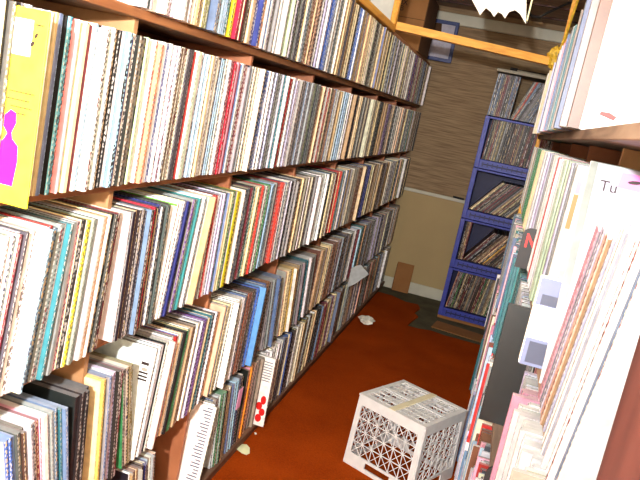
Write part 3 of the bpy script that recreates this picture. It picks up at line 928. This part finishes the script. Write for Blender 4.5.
# ------------------------------------------------------------------ blue crates at the back
BL = ['bottom blue plastic crate of the stack at the back wall, on cardboard', 'second blue crate from the floor, slanted records inside', 'third blue crate from the floor, slanted records inside', 'top blue crate of the stack, with loose records standing on it']
for k, z in enumerate(CRZ):
    b_ = empty('blue_crate', (CX + CW / 2, CY + .16, z)); tag(b_, BL[k], 'crate', 'stacked blue crates')
    w, d, h = CW / 2, .16, CH - .004
    for s in (-1, 1):
        mb = MB(); mb.box(min(s * w, s * (w - .012)), max(s * w, s * (w - .012)), -d, d, 0, h, bev=.002)
        mb.box(min(s * w, s * (w - .034)), max(s * w, s * (w - .034)), -d - .004, -d + .008, 0, h, bev=.002); mb.build('side_wall', BLUEP, b_)
    mb = MB(); mb.box(-w + .012, w - .012, -d, d, 0, .012); mb.box(-w + .034, w - .034, -d - .004, -d + .01, 0, .066, bev=.002); mb.build('bottom_panel', BLUEP, b_)
    mb = MB(); mb.box(-w + .012, w - .012, -d, d, h - .012, h); mb.box(-w + .034, w - .034, -d - .004, -d + .01, h - .016, h, bev=.002); mb.build('top_panel', BLUEP, b_)
    mb = MB(); mb.box(-w + .012, w - .012, d - .012, d, .012, h - .012); mb.build('back_panel', BLUED, b_)
    # small dark perforations on the lip
    mb = MB(); mb.box(-w + .055, w - .055, -d - .0045, -d - .0038, .028, .038)
    for i in range(15):
        for j in range(2):
            xx = -w + .06 + i * (2 * w - .12) / 14; zz = .022 + j * .022
            mb.box(xx - .004, xx + .004, -d - .0055, -d - .0035, zz - .004, zz + .004)
    mb.build('perforation_grille', BLUED, b_)
# plank under the bottom crate
mb = MB(); mb.box(CX + .0, CX + CW + .1, CY - .0, CY + .33, .001, .024, bev=.002); tag(mb.build('wooden_plank', CARDB), 'brown plank lying under the stack of blue crates', 'plank')
fc = [on_z(*p, 0) for p in ((437, 321), (484, 336), (482, 343), (431, 327))]
mb = MB(); mb.prism(fc, lambda u, v, d_: (u, v, d_), .0, .0045); tag(mb.build('cardboard_sheet', CARDB), 'flattened brown cardboard on the floor before the blue crates', 'cardboard')
# board and rod on top of the standing records
zt = CRZ[3] + CH + .318
mb = MB(); mb.box(CX + .0, CX + .55, CY + .0, CY + .31, zt, zt + .022, bev=.002); tag(mb.build('flat_board', GREYB), 'grey flat board lying on records above the blue crates', 'board')
rd_ = empty('dark_rod', (CX + .2, CY + .04, zt + .034)); tag(rd_, 'slim dark rod with pale stripe lying on the grey board', 'rod')
mb = MB(); mb.tube([(-.11, 0, 0), (-.06, 0, 0)], .013, 8); mb.build('handle', BLACK, rd_)
mb = MB(); mb.tube([(-.06, 0, -.004), (.14, .0, -.004)], .007, 8); mb.build('shaft', GREYB, rd_)
mb = MB(); mb.tube([(-.06, -.012, .004), (.14, -.012, .004)], .003, 6); mb.build('stripe', BLACK, rd_)

# ------------------------------------------------------------------ things on top of the long rack
bx_ = empty('cardboard_box', (-.93, 5.42, 1.8905)); tag(bx_, 'brown cardboard box with handwriting, standing on top of the long rack', 'box')
w, d, h = .15, .27, .40
mb = MB(); mb.box(-w, w, -d, d, 0, h, bev=.003); bbody = mb.build('box_body', CARDB, bx_)
mb = MB(); mb.box(w - .001, w + .003, -d + .004, d, .003, h); mb.build('side_flap', CARDD, bx_)  # side face of the box, its shade put into the darker cardboard colour
mb = MB(); mb.box(-w, w, -d - .002, -d + .001, h * .52, h * .53); mb.build('seam', CARDD, bbody)
random.seed(3)
for k, (body, zz) in enumerate((('NO', .335), ('MIX', .29), ('DB', .25))):
    textmesh('handwriting', body, .05, INKM, bbody, Matrix(((1, 0, 0, -.075), (0, 0, -1, -d - .003), (0, 1, 0, zz), (0, 0, 0, 1))))
mb = MB(); mb.box(-.07, .07, -.06, .06, 0, .26, bev=.004)
wc = empty('white_carton', (-.90, 4.28, 1.8905)); tag(wc, 'white carton standing on the long rack behind the yellow rail', 'box')
mb.build('carton_body', PAPER, wc); mb = MB(); mb.box(-.071, .071, -.061, .061, .215, .262, bev=.003); mb.build('lid', WHITEP, wc)

# framed picture on the back wall
pf = empty('framed_picture', (-.782, 5.975, 2.075)); tag(pf, 'square blue framed picture hung on the brown back wall by the box', 'picture')
w = .145
mb = MB()
for s in (-1, 1):
    mb.box(-w, w, -.012, .012, s * w - .014, s * w + .014, bev=.003); mb.box(s * w - .014, s * w + .014, -.0125, .0125, -w - .014, w + .014, bev=.003)
mb.build('frame', flat('blue_frame', (44, 62, 120), .4), pf)
mb = MB(); mb.box(-w + .01, w - .01, .0, .008, -w + .01, w - .01); psheet = mb.build('print_sheet', flat('lilac_grey_paper', (186, 184, 200), .5), pf)
mb = MB(); mb.prism([(-.13, -.02), (-.06, -.05), (-.01, .02), (.04, .0), (.02, .13), (-.13, .13)], lambda u, v, d_: (u, d_, v), -.003, .001); mb.build('dark_shape', CARDD, psheet)

# white scalloped paper bat
BAT = [(472, -30), (472, 0), (480, 15), (486, 8), (491, 12), (494, 17), (498, 12), (502, 14), (505, 18.5), (509, 12), (515, 10), (520, 14), (526, 24), (527, -30)]
yb = 3.2
pts = []
for px, py in BAT:
    r_ = ray(px, py); t = yb / r_[1]; pts.append((t * r_[0], t * r_[2] + EYE))
mb = MB(); mb.prism(pts, lambda u, v, d_: (u, yb + d_, v), 0, .004)
bat = empty('paper_bat', (0, 0, 0)); bat.location = (sum(p[0] for p in pts) / len(pts), yb, pts[0][1]); tag(bat, 'white paper bat with scalloped wings hanging from the ceiling', 'decoration')
P('wing_cutout', mb, PAPER, bat)
xr = pts[12][0]
mb = MB(); mb.box(xr - .002, xr + .004, yb - .03, yb + .03, pts[12][1] + .01, pts[13][1]); P('folded_edge', mb, LIME, bat)
mb = MB(); mb.tube([(bat.location.x, yb, pts[0][1] - .02), (bat.location.x, yb, 2.34)], .0015, 5); P('hanging_string', mb, INKM, bat)

# ------------------------------------------------------------------ seven-inch box, cards
sb_ = empty('singles_box', (.089, 1.125, RROWS[1])); tag(sb_, 'small white and slate box of singles jutting out of the narrow rack', 'box')
mb = MB(); mb.box(0, .18, 0, .02, 0, .142, bev=.002); mb.build('box_body', PAPER, sb_)
mb = MB(); mb.box(.001, .18, -.0012, .0, .098, .141); sp1 = mb.build('slate_panel', SLATE, sb_)
mb = MB(); mb.box(.001, .18, -.0012, .0, .001, .045); sp2 = mb.build('slate_panel', SLATE, sb_)
mb = MB(); mb.box(.008, .05, -.002, -.0005,   .100, .116); mb.build('dark_block', SLATED, sp1)
mb = MB(); mb.box(.008, .035, -.002, -.0005, .006, .040); mb.build('dark_block', SLATED, sp2)


def round_card(name, x, y, z, w_, h_, label, text, size, tx, tz):
    e = empty(name, (x, y, z)); tag(e, label, 'card', None)
    r0 = .022
    poly = [(0, 0), (w_, 0)] + [(w_ - r0 + r0 * math.cos(t), h_ - r0 + r0 * math.sin(t)) for t in [math.pi / 2 * i / 5 for i in range(6)]] + [(r0 - r0 * math.sin(t), h_ - r0 + r0 * math.cos(t)) for t in [math.pi / 2 * i / 5 for i in range(6)]]
    mb = MB(); mb.prism(poly, lambda u, v, d_: (u, d_, v), 0, .004); mb.build('card_body', BLACK, e)
    textmesh('red_lettering', text, size, REDM, e, Matrix(((.75, 0, 0, tx), (0, 0, -1, -.001), (0, 1, 0, tz), (0, 0, 0, 1))), .0015)
round_card('black_divider_card', .083, 2.0, RROWS[1], .14, .112, 'black round-cornered card with red letters on the narrow rack\'s second shelf', 'NI', .052, .010, .06)
round_card('black_divider_card', .094, 1.26, RROWS[2], .14, .14, 'dark round-cornered card with a single red letter below the white sleeves', 'e', .09, .012, .065)

# ------------------------------------------------------------------ scraps on the floor
def scrap(name, px, py, poly, mat, label, lift=.012, seed=1):
    x, y = on_z(px, py, .0)
    rr = random.Random(seed); e = MB(); n_ = len(poly)
    vs = [(u, v, .002 + lift * rr.random()) for u, v in poly] + [(0, 0, lift * 1.2)]
    vs += [(a, b2, c - .0015) for a, b2, c in vs]
    fs = [(i, (i + 1) % n_, n_) for i in range(n_)] + [(n_ + 1 + (i + 1) % n_, n_ + 1 + i, 2 * n_ + 1) for i in range(n_)] + [(i, n_ + 1 + i, n_ + 1 + (i + 1) % n_, (i + 1) % n_) for i in range(n_)]
    e.add(vs, fs); o = e.build(name, mat, None, (x, y, .009)); tag(o, label, 'paper'); return o
scrap('torn_paper', 243, 451, [(-.035, .0), (-.02, .03), (.0, .035), (.02, .02), (.035, -.02), (.03, -.045), (.01, -.05), (-.02, -.03)], LIME, 'pale torn scrap of paper lying on carpet by the long rack', .008, 4)
x, y = on_z(366, 321, .02)
cp = crumple(0, 0, .022, .055, .075, .022, .25, 8, 12, 7).build('crumpled_paper', PAPER, None, (x, y, .008)); tag(cp, 'crumpled white paper lying on the red carpet near the back', 'paper')
scrap('paper_crumb', 255, 436, [(-.006, 0), (0, .006), (.006, 0), (0, -.007)], PAPER, 'tiny white crumb of paper on carpet beside the long rack', .004, 2)
# cardboard leaning against the back wall
lb_ = empty('cardboard_sheet', (-.60, 5.93, .0)); tag(lb_, 'brown cardboard sheet leaning on the beige wall at the rack end', 'cardboard')
Mx = Matrix.Rotation(math.radians(-8), 4, 'X')
mb = MB(); mb.box(-.075, .065, -.03, -.024, .006, .25, M=Mx); mb.build('front_flap', CARDB, lb_)
mb = MB(); mb.box(-.078, -.07, -.03, .03, .006, .24, M=Mx); mb.build('side_flap', CARDD, lb_)
# record lying against the far end of the rack
# pale sheet jutting from the far shelves
y_, z_ = on_x(353, 268, LX + .02)
sh = MB(); sh.prism([(0, 0), (.05, .03), (.11, -.02), (.04, -.10), (.0, -.13)], lambda u, v, d_: (LX + .01 + u, y_ + d_ + u * .3, z_ + v), 0, .003)
tag(sh.build('loose_sheet', flat('pale_grey_paper', (170, 176, 178), .6)), 'pale grey loose sheet jutting out near the far end of the long rack', 'paper')

# ------------------------------------------------------------------ room
YB = 6.0
mb = MB(); mb.box(-1.4, .8, -1.3, YB + .1, -.12, -.002); struct('floor', mb, GREYF)
cpoly = [on_z(*p, .004) for p in ((392, 296), (405, 302), (418, 305), (420, 309), (414, 313), (418, 317), (411, 322), (407, 326), (418, 329), (431, 331), (445, 336), (460, 340), (478, 345))]
cpoly = [(-1.15, cpoly[0][1] + .02)] + cpoly + [(.5, cpoly[-1][1] - .1), (.5, -1.2), (-1.15, -1.2)]
mb = MB(); mb.prism(cpoly, lambda u, v, d_: (u, v, d_), -.002, .008); o = mb.build('carpet', CARPET); tag(o, 'red-orange carpet covering the aisle floor between the racks', 'carpet')
mb = MB(); mb.box(-1.25, -1.11, -1.3, YB + .1, 0, 2.45); struct('wall_left', mb, WHITEW)
mb = MB(); mb.box(RX + .345, RX + .45, -1.3, YB + .1, 0, 2.45); struct('wall_right', mb, WHITEW)
mb = MB(); mb.box(-1.25, .6, -1.4, -1.3, 0, 2.45); struct('wall_front', mb, WHITEW)
mb = MB(); mb.box(-1.25, .6, YB, YB + .1, .86, 2.45); struct('wall_back', mb, WEAVE)
mb = MB(); mb.box(-1.25, .6, YB - .004, YB + .1, 0, .86); struct('wall_back_lower', mb, BEIGE)
mb = MB(); mb.box(-1.11, .46, YB - .014, YB, .845, .872, bev=.002); struct('trim_1', mb, TRIMM)
mb = MB(); mb.box(-1.11, .46, YB - .016, YB - .004, 0, .095, bev=.003); struct('baseboard_back', mb, TRIMM)
mb = MB(); mb.box(-1.11, .46, YB - .03, YB, 2.215, 2.30, bev=.004); struct('trim_2', mb, TRIMM)
mb = MB(); mb.box(-1.25, .6, -1.4, YB + .1, 2.345, 2.45); struct('ceiling', mb, CEILM)
for i, y in enumerate((5.72, 5.25, 4.78)):
    mb = MB(); mb.box(-1.11, .46, y - .012, y + .012, 2.335, 2.346); struct('trim_%d' % (i + 3), mb, REDW)
# dark thing on the ledge
tag((lambda mb: (mb.tube([(-.36, 5.975, .882), (-.27, 5.975, .879)], .008, 8), mb.build('marker_pen', BLACK))[1])(MB()), 'slim dark pen lying on the white ledge of the back wall', 'pen')
# cable under the ceiling
pts = []
for px, py in ((527, 12), (533, 17), (540, 17.5), (547, 13), (556, 9), (566, 4), (575, 1)):
    r_ = ray(px, py); t = 5.0 / r_[1]; pts.append((t * r_[0], 5.0, t * r_[2] + EYE))
mb = MB(); mb.tube(pts, .008, 6); tag(mb.build('ceiling_cable', BLACK), 'black cable sagging beneath the brown ceiling near the narrow rack', 'cable')

# ------------------------------------------------------------------ light
def lamp(name, kind, loc, energy, col, **kw):
    d_ = bpy.data.lights.new(name, kind); d_.energy = energy; d_.color = col
    for k, v in kw.items(): setattr(d_, k, v)
    o = bpy.data.objects.new(name, d_); C.objects.link(o); o.location = loc
    return o
lamp('camera_flash', 'POINT', (-.15, -.5, 1.66), 390, (.975, .985, 1.0), shadow_soft_size=.03)
for y in (1.2, 3.0, 4.6):
    lamp('ambient_fill', 'AREA', (-.35, y, 2.33), 4.2, (1.0, .92, .78), shape='RECTANGLE', size=.5, size_y=.9)  # unseen area lights added under the ceiling for weak warm ambient fill
wd = bpy.data.worlds.new('world'); scene.world = wd; wd.use_nodes = True
wd.node_tree.nodes['Background'].inputs[0].default_value = (.5, .5, .5, 1); wd.node_tree.nodes['Background'].inputs[1].default_value = .1
scene.view_settings.view_transform = 'Standard'
scene.view_settings.look = 'Medium High Contrast'
scene.view_settings.exposure = 0
